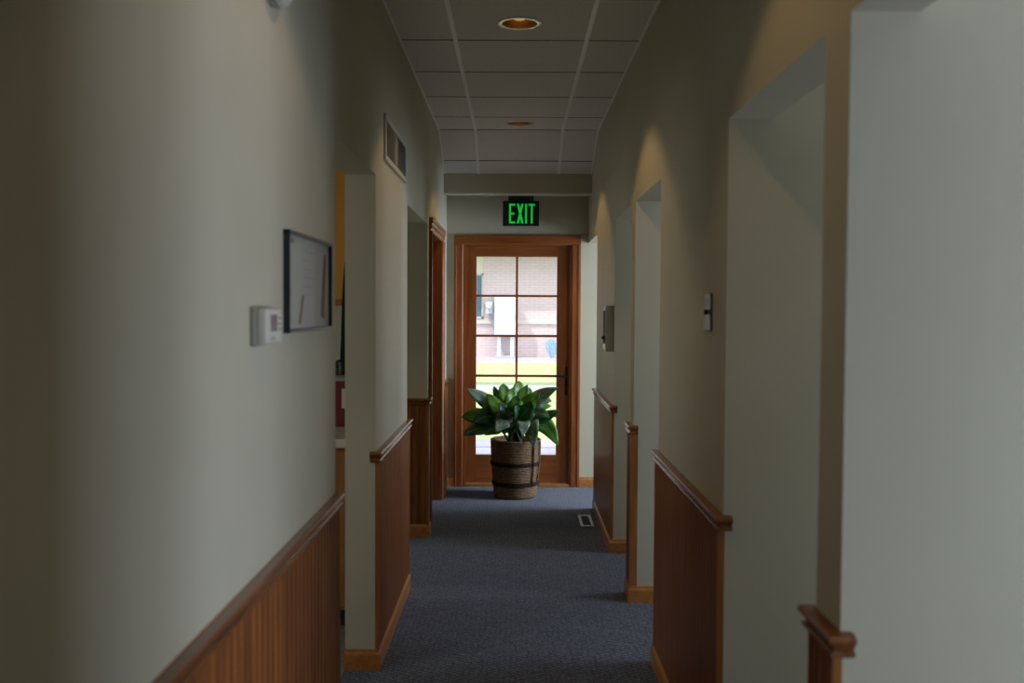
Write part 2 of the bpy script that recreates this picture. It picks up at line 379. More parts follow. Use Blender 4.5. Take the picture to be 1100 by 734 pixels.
# ------------------------------------------------------------------ wainscot, rails, baseboards
RAILP = [(0, 0), (.019, 0), (.025, -.002), (.0285, -.007), (.0285, -.012), (.025, -.017), (.018, -.021), (.0155, -.026), (.0155, -.030), (.020, -.031), (.0225, -.034), (.022, -.038), (.019, -.041), (.012, -.042), (0, -.042)]
BASEP = [(0, 0), (.020, 0), (.020, .060), (.017, .068), (.013, .072), (.012, .080), (0, .080)]
def beadboard(mb, p0, p1, side, z0, z1, pitch=.045, th=.012):
    """a panel of vertical beads along p0->p1"""
    p0, p1 = Vector(p0), Vector(p1); d = p1 - p0; Ln = d.length; d.normalize(); nn = Vector((-d.y, d.x)) * side
    pr = [(0, th)]; k = 0; s = 0.0
    n = max(1, round(Ln / pitch)); pt = Ln / n
    for i in range(n):
        a = i * pt
        if i > 0:
            pr += [(a - .007, th), (a - .006, th - .005), (a - .004, th - .001), (a + .001, th - .001), (a + .003, th - .005), (a + .004, th)]
    pr.append((Ln, th))
    out = [p0 + d * u + nn * t for u, t in pr]
    vs = [(q.x, q.y, z0) for q in out] + [(q.x, q.y, z1) for q in out]; m = len(out)
    e0, e1 = p0, p1
    vs += [(e0.x, e0.y, z0), (e0.x, e0.y, z1), (e1.x, e1.y, z0), (e1.x, e1.y, z1)]
    fs = [(i, i + 1, m + i + 1, m + i) for i in range(m - 1)] + [(2 * m, 0, m, 2 * m + 1), (m - 1, 2 * m + 2, 2 * m + 3, 2 * m - 1)]
    mb.add(vs, fs)
tn = [2]
def wainscot(panels, rail, side, label, base=None, baselabel=None, posts=(), bside='left'):
    m = MB()
    for p0, p1 in panels: beadboard(m, p0, p1, side, BASE - .005, RAIL - .03)
    o = m.build('trim_%d' % tn[0], M['wood_z'], solid=False); tn[0] += 1
    tag(o, label, 'wainscot', kind='structure')
    MB().sweep(rail, side, RAILP, RAIL).build('chair_rail', M['wood_y'], o, smooth=True)
    if posts:
        q = MB()
        for (x0, x1, y0, y1) in posts: q.box(x0, x1, y0, y1, BASE - .005, RAIL - .03)
        q.build('corner_strip', M['base_z'], o)
    if base:
        bb = MB().sweep(base, side, BASEP).build('baseboard_' + bside, M['base_y'])
        tag(bb, baselabel, 'baseboard', kind='structure')
    return o
e = .0005
# left wall, travelling with increasing Y: outward (+X) is right of travel => side -1
wainscot([((XL, BACK + .1), (XL, 2.947))], [(XL, BACK + .1), (XL, 2.952), (XL - .02, 2.952)], -1,
         'beadboard wainscot along the near left wall', [(XL, BACK + .1), (XL, 2.952), (XL - T, 2.952)], 'baseboard of the near left wall', [(XL - .001, XL + .014, 2.937, 2.955)])
wainscot([((XL, 3.812), (XL, 4.915))], [(XL - .02, 3.806), (XL, 3.806), (XL, 4.92), (XL - .02, 4.92)], -1,
         'beadboard wainscot between the two left openings', [(XL - T, 3.806), (XL, 3.806), (XL, 4.92), (XL - T, 4.92)], 'baseboard round the wall between the two left openings',
         [(XL - .001, XL + .014, 3.803, 3.82), (XL - .001, XL + .014, 4.906, 4.923)])
wainscot([((XL - 1.2, 6.043), (XL - .004, 6.043)), ((XL, 6.05), (XL, 6.15))], [(XL - 1.2, 6.043), (XL, 6.043), (XL, 6.155)], -1,
         'dark wainscot on the cross wall before the left door', [(XL - 1.2, 6.043), (XL, 6.043), (XL, 6.155)], 'baseboard of the cross wall before the left door',
         [(XL - .002, XL + .014, 6.029, 6.047)])
wainscot([((XL, 7.29), (XL, FAR))], [(XL, 7.285), (XL, FAR)], -1, 'short wainscot between the left door and the end wall',
         [(XL, 7.285), (XL, FAR), (-.487, FAR)], 'baseboard in the far left corner')
# right wall: outward (-X); travelling with decreasing Y: right of travel is -X => side -1
wainscot([((XR, 1.834), (XR, 1.707))], [(XR + .02, 1.839), (XR, 1.839), (XR, 1.702), (XR + .02, 1.702)], -1, 'wainscot on the narrow pier nearest the viewer at right',
         [(XR + T, 1.839), (XR, 1.839), (XR, 1.702), (3.0, 1.702)], 'baseboard of the nearest right pier', [(XR - .014, XR + .003, 1.698, 1.712), (XR - .014, XR + .001, 1.829, 1.843)], 'right')
wainscot([((XR, 3.882), (XR, 2.671))], [(XR + .02, 3.887), (XR, 3.887), (XR, 2.666), (XR + .02, 2.666)], -1, 'dark wainscot under the light switch on the right wall',
         [(XR + T, 3.887), (XR, 3.887), (XR, 2.666), (3.0, 2.666)], 'baseboard of the right wall under the light switch', [(XR - .014, XR + .003, 2.662, 2.677), (XR - .014, XR + .001, 3.876, 3.891)], 'right')
wainscot([((XR, 4.84), (XR, 4.712))], [(XR + .02, 4.845), (XR, 4.845), (XR, 4.707), (XR + .02, 4.707)], -1, 'wainscot on the narrow middle pier at right',
         [(XR + T, 4.845), (XR, 4.845), (XR, 4.707), (3.0, 4.707)], 'orange baseboard turning round the narrow middle pier', [(XR - .014, XR + .022, 4.700, 4.716), (XR - .014, XR + .001, 4.835, 4.849)], 'right')
wainscot([((XR, 6.885), (XR, 5.665))], [(XR + .02, 6.89), (XR, 6.89), (XR, 5.66), (XR + .02, 5.66)], -1, 'wainscot below the metal wall box on the far right wall',
         [(XR + T, 6.89), (XR, 6.89), (XR, 5.66), (3.0, 5.66)], 'baseboard of the far right wall', [(XR - .014, XR + .003, 5.656, 5.671), (XR - .014, XR + .001, 6.879, 6.894)], 'right')
bb = MB().sweep([(.521, FAR), (3.0, FAR)], -1, BASEP).build('baseboard_far', M['base_y']); tag(bb, 'orange baseboard on the end wall right of the exit door', 'baseboard', kind='structure')

# ------------------------------------------------------------------ exit door
d1 = empty('door_1', (0, FAR, 0), 'varnished wooden exit door glazed with ten panes', 'door', kind='structure')
CP = [(0, 0), (.012, 0), (.018, .010), (.016, .045), (.020, .055), (.020, .075), (0, .075)]   # casing section: (thickness, width)
def casing(x0, x1, zt, y, wd, name, parent, mz, mx):
    m = MB(); m.prism([(x0, y), (x0, y - .020), (x0 + .018, y - .022), (x0 + .022, y - .015), (x0 + wd - .01, y - .015), (x0 + wd, y - .009), (x0 + wd, y)], 'z', 0, zt)
    m.prism([(x1, y), (x1, y - .020), (x1 - .018, y - .022), (x1 - .022, y - .015), (x1 - wd + .01, y - .015), (x1 - wd, y - .009), (x1 - wd, y)], 'z', 0, zt)
    m.build(name, mz, parent)
    m = MB(); m.prism([(y, zt + wd), (y - .020, zt + wd), (y - .022, zt + wd - .018), (y - .015, zt + wd - .022), (y - .015, zt + .01), (y - .009, zt), (y, zt)], 'x', x0, x1)
    m.build('head_casing', mx, parent)
casing(-.487, .520, 1.935, FAR, .074, 'side_casing', d1, M['wood_door'], M['wood_door_x'])
j = MB().box(-.43, -.400, FAR - .004, FAR + .16, 0, 1.96).box(.437, .465, FAR - .004, FAR + .16, 0, 1.96); j.build('jamb', M['wood_door'], d1)
MB().box(-.400, .437, FAR - .004, FAR + .16, 1.938, 1.96).box(-.400, .437, FAR + .02, FAR + .045, 1.925, 1.938).build('head_jamb', M['wood_door_x'], d1)
MB().box(-.400, -.388, FAR + .020, FAR + .045, 0, 1.926).box(.4385 - .0135, .437, FAR + .020, FAR + .045, 0, 1.926).build('stop', M['wood_door'], d1)
MB().box(-.400, .437, FAR - .01, FAR + .14, 0, .022, .004).build('threshold', M['base_y'], d1)
Y0, Y1 = FAR + .046, FAR + .09
sx0, sx1, gx0, gx1, gz0, gz1, mx = -.398, .4355, -.311, .335, .248, 1.842, .0135
# stiles and rails
sl_ = MB().box(sx0, gx0, Y0, Y1, .026, 1.936).box(gx1, sx1, Y0, Y1, .026, 1.936)
slab = sl_.build('door_slab', M['wood_door'], d1)
MB().box(gx0, gx1, Y0, Y1, .026, gz0).box(gx0, gx1, Y0, Y1, gz1, 1.936).build('rail', M['wood_door_x'], slab)
m = MB().box(mx - .009, mx + .009, Y0 + .004, Y1 - .004, gz0, gz1)
zs = [1.529, 1.208, .886, .5635]
for z in zs: m.box(gx0, gx1, Y0 + .005, Y1 - .005, z - .009, z + .009)
m.build('muntin', M['wood_door_x'], slab)
zz = [gz1] + zs + [gz0]
for i in range(5):
    for a, b_ in ((gx0, mx - .009), (mx + .009, gx1)):
        zt = zz[i] - (.009 if i else 0); zb = zz[i + 1] + (.009 if i < 4 else 0)
        MB().box(a, b_, (Y0 + Y1) / 2 - .002, (Y0 + Y1) / 2 + .002, zb, zt).build('glass_pane', M['glass'], slab)
h = MB().box(.403, .428, Y0 - .010, Y0, .735, .965, .006)
hd = h.build('handle_plate', M['bronze'], slab); tag(hd, 'dark bronze handle plate')
MB().lathe([(0, -.03), (.010, -.03), (.010, 0)], (.4155, Y0 - .010, .885), 14, 'y').tube([(.4155, Y0 - .040, .885), (.385, Y0 - .044, .887), (.340, Y0 - .040, .893), (.325, Y0 - .036, .890)], [.009, .008, .007, .006]).build('lever', M['bronze'], hd, smooth=True)
MB().lathe([(0, -.012), (.009, -.011), (.010, 0)], (.4155, Y0 - .010, .79), 14, 'y').build('lock', M['bronze'], hd, smooth=True)

# ------------------------------------------------------------------ left door (opens into its room)
d2 = empty('door_2', (XL, 6.7, 0), 'reddish wooden doorway at the far left of the corridor', 'door', kind='structure')
ya, yb, zt, wd = 6.163, 7.285, 1.92, .085
m = MB(); X = XL
def cs(x, y, s): return [(x, y), (x + .020, y), (x + .023, y + s * .016), (x + .016, y + s * .021), (x + .018, y + s * .055), (x + .012, y + s * .075), (x + .009, y + s * wd), (x, y + s * wd)]
m.prism(cs(X, ya, 1), 'z', 0, zt).prism(cs(X, yb, -1), 'z', 0, zt); m.build('side_casing', M['wood_door'], d2)
hp = [(X, zt + wd), (X + .024, zt + wd), (X + .028, zt + wd - .010), (X + .022, zt + wd - .018), (X + .024, zt + wd - .034), (X + .016, zt + wd - .045), (X + .018, zt + .020), (X + .010, zt + .004), (X + .008, zt), (X, zt)]
MB().prism(hp, 'y', ya, yb).build('head_casing', M['wood_door'], d2)
MB().box(X - T, X + .002, 6.24, 6.252, 0, 1.93).box(X - T, X + .002, 7.188, 7.20, 0, 1.93).box(X - T, X + .002, 6.252, 7.188, 1.918, 1.93).build('jamb', M['wood_door'], d2)
MB().box(X - T - .80, X - T + .03, 7.145, 7.186, .01, 1.91, .002).build('door_slab', M['wood_door'], d2)

# ------------------------------------------------------------------ exit sign
def letters():
    m = MB(); y0, y1 = 7.562, 7.566
    s = .0155; zb, zt_ = 2.088, 2.240
    def seg(x0, x1, z0, z1): m.box(x0, x1, y0, y1, z0, z1)
    x = -.051; wE = .048                                   # E
    seg(x, x + s, zb, zt_); seg(x + s, x + wE, zt_ - s, zt_); seg(x + s, x + wE - .006, (zb + zt_) / 2 - s / 2, (zb + zt_) / 2 + s / 2); seg(x + s, x + wE, zb, zb + s)
    x = .008; wX = .054; q = .018                           # X
    m.prism([(x, zb), (x + q, zb), (x + wX, zt_), (x + wX - q, zt_)], 'y', y0, y1)
    m.prism([(x + wX - q, zb), (x + wX, zb), (x + q, zt_), (x, zt_)], 'y', y0 - .0006, y1 - .0006)
    seg(.073, .073 + s, zb, zt_)                            # I
    x = .099; wT = .052                                     # T
    seg(x, x + wT, zt_ - s, zt_); seg(x + wT / 2 - s / 2, x + wT / 2 + s / 2, zb, zt_ - s)
    return m
sg = empty('exit_sign', (.04, 7.6, 2.07), 'black exit sign with green lit letters above the far door', 'sign')
MB().box(-.100, .182, 7.566, 7.62, 2.070, 2.263, .004).build('housing', M['black'], sg)
letters().build('lettering', M['exit_green'], sg)
MB().box(-.057, .139, 7.56, 7.63, 2.2635, 2.3448, .003).build('canopy', M['black'], sg)

# ------------------------------------------------------------------ downlights
# the cans are cut into the ceiling: holes are made in the tile slab with a boolean, the can goes up into the plenum
def real_downlight(x, y, label, show=True):
    r = .094
    t = empty('recessed_downlight', (x, y, CH), label, 'ceiling light')
    MB().lathe([(r - .016, .006), (r - .016, -.004), (r - .015, -.005), (r + .001, -.005), (r + .003, -.004), (r + .003, -.0004)], (x, y, CH), 40, cap=False).build('trim_ring', M['trim_ring'], t, smooth=True)
    MB().lathe([(r - .0165, .000), (r - .020, .03), (r - .026, .07), (.055, .095), (.0, .097)], (x, y, CH), 40, cap=False).build('reflector', M['can'], t, smooth=True)
    MB().lathe([(0, .012), (.022, .015), (.036, .026), (.040, .045), (.024, .094)], (x, y, CH), 24).build('bulb', M['bulb'], t, smooth=True)
    return t
lamps = [(.004, -.31), (.004, 1.99), (.012, 4.29), (.022, 6.588)]
cut = MB()
for x, y in lamps: cut.lathe([(.079, -.05), (.079, .08)], (x, y, CH), 40)
cut.box(-9, -8.9, 0, .1, 0, .1)
cuto = cut.build('cutter', M['dark'])
bm_ = ceil.modifiers.new('holes', 'BOOLEAN'); bm_.operation = 'DIFFERENCE'; bm_.object = cuto; bm_.solver = 'EXACT'
dg = bpy.context.evaluated_depsgraph_get(); newm = bpy.data.meshes.new_from_object(ceil.evaluated_get(dg)); ceil.modifiers.clear(); ceil.data = newm
bpy.data.objects.remove(cuto)
names = [None, None, 'nearer round recessed ceiling light with pale trim ring', 'farther round recessed ceiling light near the sloping tiles']
for i, (x, y) in enumerate(lamps):
    if i >= 2: real_downlight(x, y, names[i])
    ld = bpy.data.lights.new('downlight_lamp', 'SPOT'); ld.energy = 11 if i >= 2 else 7; ld.color = (1, .62, .27); ld.spot_size = math.radians(106); ld.spot_blend = .25; ld.shadow_soft_size = .03
    lo = bpy.data.objects.new('downlight_lamp', ld); COL.objects.link(lo); lo.location = (x, y, CH - .012)

# ------------------------------------------------------------------ wall things, left
# thermostat
X = XL; th = empty('thermostat', (X, 2.07, 1.354), 'white programmable thermostat on the near left wall', 'thermostat')
MB().box(X, X + .012, 1.998, 2.142, 1.353, 1.436, .004).build('back_plate', M['grey_plastic'], th, smooth=True)
MB().box(X + .010, X + .034, 2.002, 2.138, 1.356, 1.433, .008).build('cover', M['white_plastic'], th, smooth=True)
MB().box(X + .0335, X + .035, 2.035, 2.092, 1.383, 1.419, .0005).build('display', M['lcd'], th)
for z in (1.411, 1.399, 1.387): MB().box(X + .0335, X + .037, 2.108, 2.120, z - .003, z + .003, .001).build('button', M['grey_plastic'], th)
for k in range(4): MB().box(X + .0335, X + .0348, 2.035 + k * .011, 2.043 + k * .011, 1.366, 1.371).build('marking', M['grey_plastic'], th)
# framed certificate
pf = empty('picture_frame', (X, 2.555, 1.373), 'thin black framed document with two brown strokes on the left wall', 'picture')
a, b_, z0, z1 = 2.288, 2.822, 1.373, 1.618; f_ = .008
m = MB().box(X, X + .016, a, b_, z1 - f_, z1, .0015).box(X, X + .016, a, b_, z0, z0 + f_, .0015).box(X, X + .016, a, a + f_, z0, z1, .0015).box(X, X + .016, b_ - f_, b_, z0, z1, .0015)
m.build('frame', M['black_frame'], pf)
MB().box(X + .001, X + .006, a + f_, b_ - f_, z0 + f_, z1 - f_).build('document', M['paper'], pf)
for poly in ([(2.42, 1.392), (2.450, 1.392), (2.490, 1.462), (2.463, 1.468)], [(2.700, 1.41), (2.75, 1.40), (2.775, 1.585), (2.742, 1.58)], [(2.34, 1.590), (2.375, 1.590), (2.370, 1.600), (2.345, 1.602)]):
    MB().prism(poly, 'x', X + .0061, X + .0065).build('brown_stroke', M['ink'], pf)  # flat brown streaks laid over the document
m = MB()
for k in range(6): m.box(X + .0061, X + .0064, 2.47, 2.62 - (k % 3) * .02, 1.575 - k * .022, 1.5775 - k * .022)
m.build('faint_line', M['ink_grey'], pf)
MB().box(X + .0085, X + .0105, a + f_, b_ - f_, z0 + f_, z1 - f_).build('glass', M['matte_glass'], pf)
# smoke detector high on the wall
sd = empty('smoke_detector', (X, 2.20, 2.19), 'round white smoke detector high on the near left wall', 'smoke detector')
MB().lathe([(.0, 0), (.100, 0), (.102, .010), (.100, .014)], (X, 2.175, 2.20), 36, 'x').build('base', M['grey_plastic'], sd, smooth=True)
MB().lathe([(.082, .014), (.098, .018), (.096, .030), (.078, .046), (.050, .054), (.0, .056)], (X, 2.175, 2.20), 36, 'x').build('dome', M['white_plastic'], sd, smooth=True)
for k in range(10):
    a_ = 2 * PI * k / 10; MB().box(X + .040, X + .052, 2.175 + .068 * math.cos(a_) - .008, 2.175 + .068 * math.cos(a_) + .008, 2.20 + .068 * math.sin(a_) - .004, 2.20 + .068 * math.sin(a_) + .004).build('slot', M['dark'], sd)
# air grille
ag = empty('air_grille', (X, 4.41, 2.045), 'white wall air grille with upright slats above the left opening', 'vent')
a, b_, z0, z1 = 4.03, 4.80, 2.045, 2.235
MB().box(X, X + .010, a, b_, z0, z0 + .022, .002).box(X, X + .010, a, b_, z1 - .022, z1, .002).box(X, X + .010, a, a + .022, z0 + .02, z1 - .02, .002).box(X, X + .010, b_ - .022, b_, z0 + .02, z1 - .02, .002).box(X + .001, X + .009, (a + b_) / 2 - .008, (a + b_) / 2 + .008, z0 + .02, z1 - .02).build('frame', M['vent_white'], ag)
MB().box(X + .0005, X + .002, a + .01, b_ - .01, z0 + .01, z1 - .01).build('duct_back', M['ink_grey'], ag)
n = 15
for k in range(n):
    y = a + .03 + (b_ - a - .06) * (k + .5) / n
    MB().prism([(X + .002, y + .006), (X + .0025, y + .010), (X + .0075, y - .004), (X + .007, y - .008)], 'z', z0 + .021, z1 - .021).build('slat', M['vent_white'], ag)

# ------------------------------------------------------------------ wall things, right
X = XR
sw = empty('light_switch', (X, 2.90, 1.37), 'steel switch plate with dark toggle on the right wall', 'light switch')
MB().box(X - .007, X, 2.850, 2.945, 1.371, 1.483, .002).build('plate', M['steel'], sw)
MB().box(X - .016, X - .006, 2.893, 2.903, 1.419, 1.434, .002).build('toggle', M['black'], sw)
for z in (1.388, 1.466): MB().lathe([(0, -.0085), (.003, -.008), (.0035, -.0065)], (X, 2.898, z), 10, 'x').build('screw', M['steel'], sw)
bx = empty('wall_box', (X, 5.72, 1.18), 'slim olive grey metal box with black knob on the far right wall', 'wall box')
MB().box(X - .048, X, 5.668, 5.83, 1.182, 1.450, .003).build('body', M['box_metal'], bx)
MB().box(X - .0505, X - .047, 5.675, 5.823, 1.195, 1.438, .001).build('cover', M['steel'], bx)
MB().box(X - .0515, X - .050, 5.69, 5.81, 1.225, 1.42, .0004).build('slot', M['dark'], bx)
MB().lathe([(0, -.070), (.008, -.068), (.011, -.060), (.008, -.052), (.004, -.050)], (X, 5.72, 1.262), 16, 'x').build('knob', M['black'], bx, smooth=True)
# floor register
fr = empty('floor_register', (.483, 6.5, 0), 'small metal floor air register in the carpet near the right wall', 'floor vent')
x0, x1, y0, y1 = .440, .528, 6.325, 6.672
MB().box(x0, x0 + .018, y0, y1, 0, .007, .002).box(x1 - .018, x1, y0, y1, 0, .007, .002).box(x0 + .018, x1 - .018, y0, y0 + .03, 0, .007, .002).box(x0 + .018, x1 - .018, y1 - .03, y1, 0, .007, .002).build('frame', M['register'], fr)
MB().box(x0 + .01, x1 - .01, y0 + .01, y1 - .01, 0, .0025).build('opening', M['dark'], fr)
for k in range(14):
    y = y0 + .03 + (y1 - y0 - .06) * (k + .5) / 14; MB().box(x0 + .018, x1 - .018, y - .002, y + .002, .002, .0055).build('louver', M['black'], fr)

# ------------------------------------------------------------------ plant in basket
PC = Vector((.010, 7.36, 0))
pl = empty('potted_plant', PC, 'large green leafy plant in a woven basket before the exit door', 'plant')
rb, rt, ph = .162, .190, .435
prof = [(0, .004), (rb - .01, .002), (rb, .012)]
for k in range(1, 25):
    u = k / 24; prof.append((rb + (rt - rb) * (1 - (1 - u) ** 1.6) + .0018 * (k % 2), .012 + (ph - .02) * u))
prof += [(rt + .004, ph), (rt - .004, ph + .006), (rt - .016, ph), (rt - .018, ph - .06)]
bk = MB().lathe(prof, PC, 48).build('basket', M['weave'], pl, loc=PC, smooth='all')
def bandat(z, hh):
    u = (z - .012) / (ph - .02); r = rb + (rt - rb) * (1 - (1 - u) ** 1.6)
    MB().lathe([(r - .004, z - hh), (r + .006, z - hh), (r + .009, z), (r + .007, z + hh), (r - .003, z + hh)], PC, 48).build('dark_band', M['band'], bk, loc=PC, smooth=True)
bandat(.110, .015); bandat(.262, .015)
# upright strap and loop handle at right
def rim(a, z, dr=0):
    u = (z - .012) / (ph - .02); r = rb + (rt - rb) * (1 - (1 - max(0, min(1, u))) ** 1.6) + dr
    return PC + Vector((r * math.cos(a), r * math.sin(a), z))
a_ = -.82
MB().tube([rim(a_, .10, .009), rim(a_, .20, .010), rim(a_, .30, .010), rim(a_, .42, .008)], .0055, 6).build('strap', M['band'], bk, smooth=True)
MB().tube([rim(-.45, .12, .006), rim(-.42, .20, .012), rim(-.40, .30, .012), rim(-.38, .41, .010), rim(-.35, .43, .004)], .006, 6).build('strap', M['weave'], bk, smooth=True)
MB().lathe([(0, .40), (rt - .012, .40), (rt - .012, .385)], PC, 32).build('soil', M['soil'], pl)

def leaf(base, ctrl, tip, width, mt, roll=0.0, fold=.25, stem0=None):
    """blade along a quadratic curve base-ctrl-tip"""
    B, Cc, Tt = map(Vector, (base, ctrl, tip)); n = 12; mb = MB(); mb.uv = []
    cols = [-1, -.6, -.25, 0, .25, .6, 1]
    for i in range(n + 1):
        t = i / n; p = B * (1 - t) ** 2 + Cc * 2 * t * (1 - t) + Tt * t * t
        d = ((Cc - B) * (1 - t) + (Tt - Cc) * t).normalized()
        sidev = d.cross(Vector((0, -1, .55)))
        if sidev.length < .05: sidev = Vector((1, 0, 0))
        sidev.normalize(); nor = sidev.cross(d)
        R = Matrix.Rotation(roll * .35, 3, d); sidev = R @ sidev; nor = R @ nor
        wdt = width * .5 * max(0, math.sin(PI * t ** .84)) ** .78 + .0008
        for c_ in cols:
            wav = .06 * width * math.sin(t * 14 + c_ * 2) * abs(c_)
            q = p + sidev * (c_ * wdt) + nor * (abs(c_) * wdt * fold * 1.0 - (abs(c_) ** 2) * wdt * .22 + wav)
            mb.v.append(tuple(q)); mb.uv.append((.5 + c_ * .5, t))
    m_ = len(cols)
    for i in range(n):
        for k in range(m_ - 1): mb.f.append((i * m_ + k, i * m_ + k + 1, (i + 1) * m_ + k + 1, (i + 1) * m_ + k))
    lo = mb.build('leaf', mt, pl, loc=tuple(B), smooth='all', solid=False)
    sm = lo.modifiers.new('thick', 'SOLIDIFY'); sm.thickness = .0012
    s0 = Vector(stem0) if stem0 else PC + Vector((random.uniform(-.05, .05), random.uniform(-.04, .04), .40))
    mid = (s0 + B) / 2 + Vector((0, 0, .03)); 
    MB().tube([s0, s0.lerp(mid, .6) + Vector((0, 0, .01)), mid, mid.lerp(B, .6), B + (Cc - B) * .05], [.008, .007, .006, .005, .004], 7).build('stem', M['stem'], lo, smooth=True)
    return lo
# leaves: positions in metres relative to the plant centre: (x, depth towards viewer negative, z)
s = .00708
def P(px, py, dy=0.0):
    k = (PC.y + dy) / PC.y
    return PC + Vector(((px - 553.5) * s * k, dy, 1.437 - (py - 333.5) * s * k))
LV = [
 # base px,py,dy   ctrl            tip             width roll mat
 ((536, 446, -.05), (520, 432, -.10), (501, 421, -.16), .085, -.5, 'leaf3'),
 ((527, 456, -.02), (512, 447, -.02), (495, 452, -.02), .100, -.9, 'leaf1'),
 ((542, 455, -.06), (524, 444, -.12), (508, 458, -.17), .125, -1.0, 'leaf2'),
 ((530, 462, -.08), (515, 460, -.14), (497, 471, -.19), .085, -.6, 'leaf2'),
 ((545, 462, -.02), (532, 460, .02), (520, 471, .04), .075, -.5, 'leaf1'),
 ((552, 452, -.10), (543, 446, -.18), (532, 468, -.23), .120, -.8, 'leaf3'),
 ((541, 442, .00), (533, 430, .02), (530, 418, .05), .055, .8, 'leaf2'),
 ((549, 440, -.02), (540, 426, .00), (540, 415, .06), .095, 1.1, 'leaf1'),
 ((557, 442, .02), (556, 425, .04), (557, 412, .08), .110, 1.4, 'leaf1'),
 ((553, 446, -.08), (548, 432, -.10), (549, 420, -.06), .105, 1.3, 'leaf1'),
 ((540, 450, -.10), (532, 440, -.14), (523, 426, -.12), .090, .2, 'leaf1'),
 ((560, 444, -.06), (572, 430, -.10), (599, 419, -.13), .090, .35, 'leaf3'),
 ((564, 445, .02), (578, 428, .02), (592, 434, .03), .085, .9, 'leaf3'),
 ((566, 447, .04), (578, 438, .06), (592, 439, .08), .060, .5, 'leaf1'),
 ((561, 456, -.06), (580, 454, -.10), (601, 443, -.12), .075, .5, 'leaf2'),
 ((561, 456, -.10), (569, 447, -.17), (573, 484, -.21), .120, .9, 'leaf3'),
 ((567, 456, -.06), (585, 448, -.12), (599, 482, -.12), .105, .8, 'leaf1'),
 ((557, 452, -.12), (566, 446, -.18), (570, 434, -.20), .095, .6, 'leaf2'),
 ((560, 444, -.02), (567, 432, .00), (568, 419, .04), .085, 1.2, 'leaf1'),
 ((551, 448, -.12), (552, 438, -.18), (556, 428, -.20), .095, 1.4, 'leaf1'),
 ((548, 452, -.12), (541, 446, -.18), (536, 436, -.21), .085, .7, 'leaf2'),
 ((556, 452, -.12), (556, 446, -.20), (552, 440, -.24), .080, 1.0, 'leaf2'),
 ((547, 456, .06), (535, 448, .12), (522, 452, .18), .090, -.5, 'leaf2'),
 ((562, 456, .06), (572, 450, .12), (585, 458, .16), .080, .5, 'leaf2'),
 ((557, 450, .08), (560, 436, .14), (563, 426, .20), .090, .9, 'leaf2'),
 ((548, 450, .08), (543, 438, .14), (545, 428, .20), .090, -.9, 'leaf2'),
 ((538, 450, -.06), (526, 436, -.08), (512, 434, -.10), .085, .3, 'leaf1'),
 ((566, 450, -.08), (576, 442, -.14), (590, 452, -.18), .085, -.4, 'leaf2'),
 ((560, 448, -.08), (566, 434, -.12), (580, 424, -.10), .095, .6, 'leaf1'),
 ((548, 458, -.10), (545, 452, -.16), (541, 470, -.20), .080, .3, 'leaf2'),
 ((561, 458, -.12), (562, 450, -.20), (561, 472, -.24), .085, -.3, 'leaf3'),
 ((556, 458, .00), (553, 448, .00), (546, 462, .02), .070, .3, 'leaf2'),
 ((558, 458, .02), (562, 448, .03), (568, 464, .05), .080, -.3, 'leaf2'),
 ((552, 458, -.04), (548, 448, -.08), (556, 464, -.12), .060, .2, 'leaf2'),
 ((555, 446, -.05), (558, 432, -.04), (566, 416, .00), .080, .2, 'leaf1'),
]
for bb_, cc_, tt_, wd_, rl_, mt_ in LV: leaf(P(*bb_), P(*cc_), P(*tt_), wd_ * 1.28, M[mt_], rl_)

# ------------------------------------------------------------------ left side room seen through the first opening
cy0, cy1 = 4.24, 4.92
cb = empty('base_cabinet', (-1.3, cy0, 0), 'oak base cabinet in the left side room', 'cabinet')
MB().box(-2.2, -.69, cy0 + .03, cy1, .09, .815).build('body', M['cabinet'], cb)
MB().box(-2.2, -.69, cy0 + .09, cy1, 0, .09).build('toe_kick', M['dark'], cb)
for k in range(3):
    MB().box(-2.18 + k * .5, -1.70 + k * .5, cy0 + .010, cy0 + .029, .11, .80, .003).build('door', M['cabinet'], cb)
ct = MB().box(-2.22, -.675, cy0, 5.045, .8155, .855, .004).build('countertop', M['laminate'], loc=(-1.4, 4.5, .8155)); tag(ct, 'cream laminate countertop on the oak cabinet', 'countertop')
rx = empty('disposal_bin', (-.86, 4.75, .855), 'maroon plastic bin with white label on the cream countertop', 'bin')
MB().box(-.98, -.73, 4.68, 4.83, .8555, 1.075, .006).build('body', M['maroon'], rx)
MB().box(-.985, -.725, 4.675, 4.835, 1.0755, 1.095, .004).build('lid', M['grey_plastic'], rx)
MB().box(-.835, -.765, 4.6785, 4.680, .945, 1.04).build('label_sticker', M['laminate'], rx)
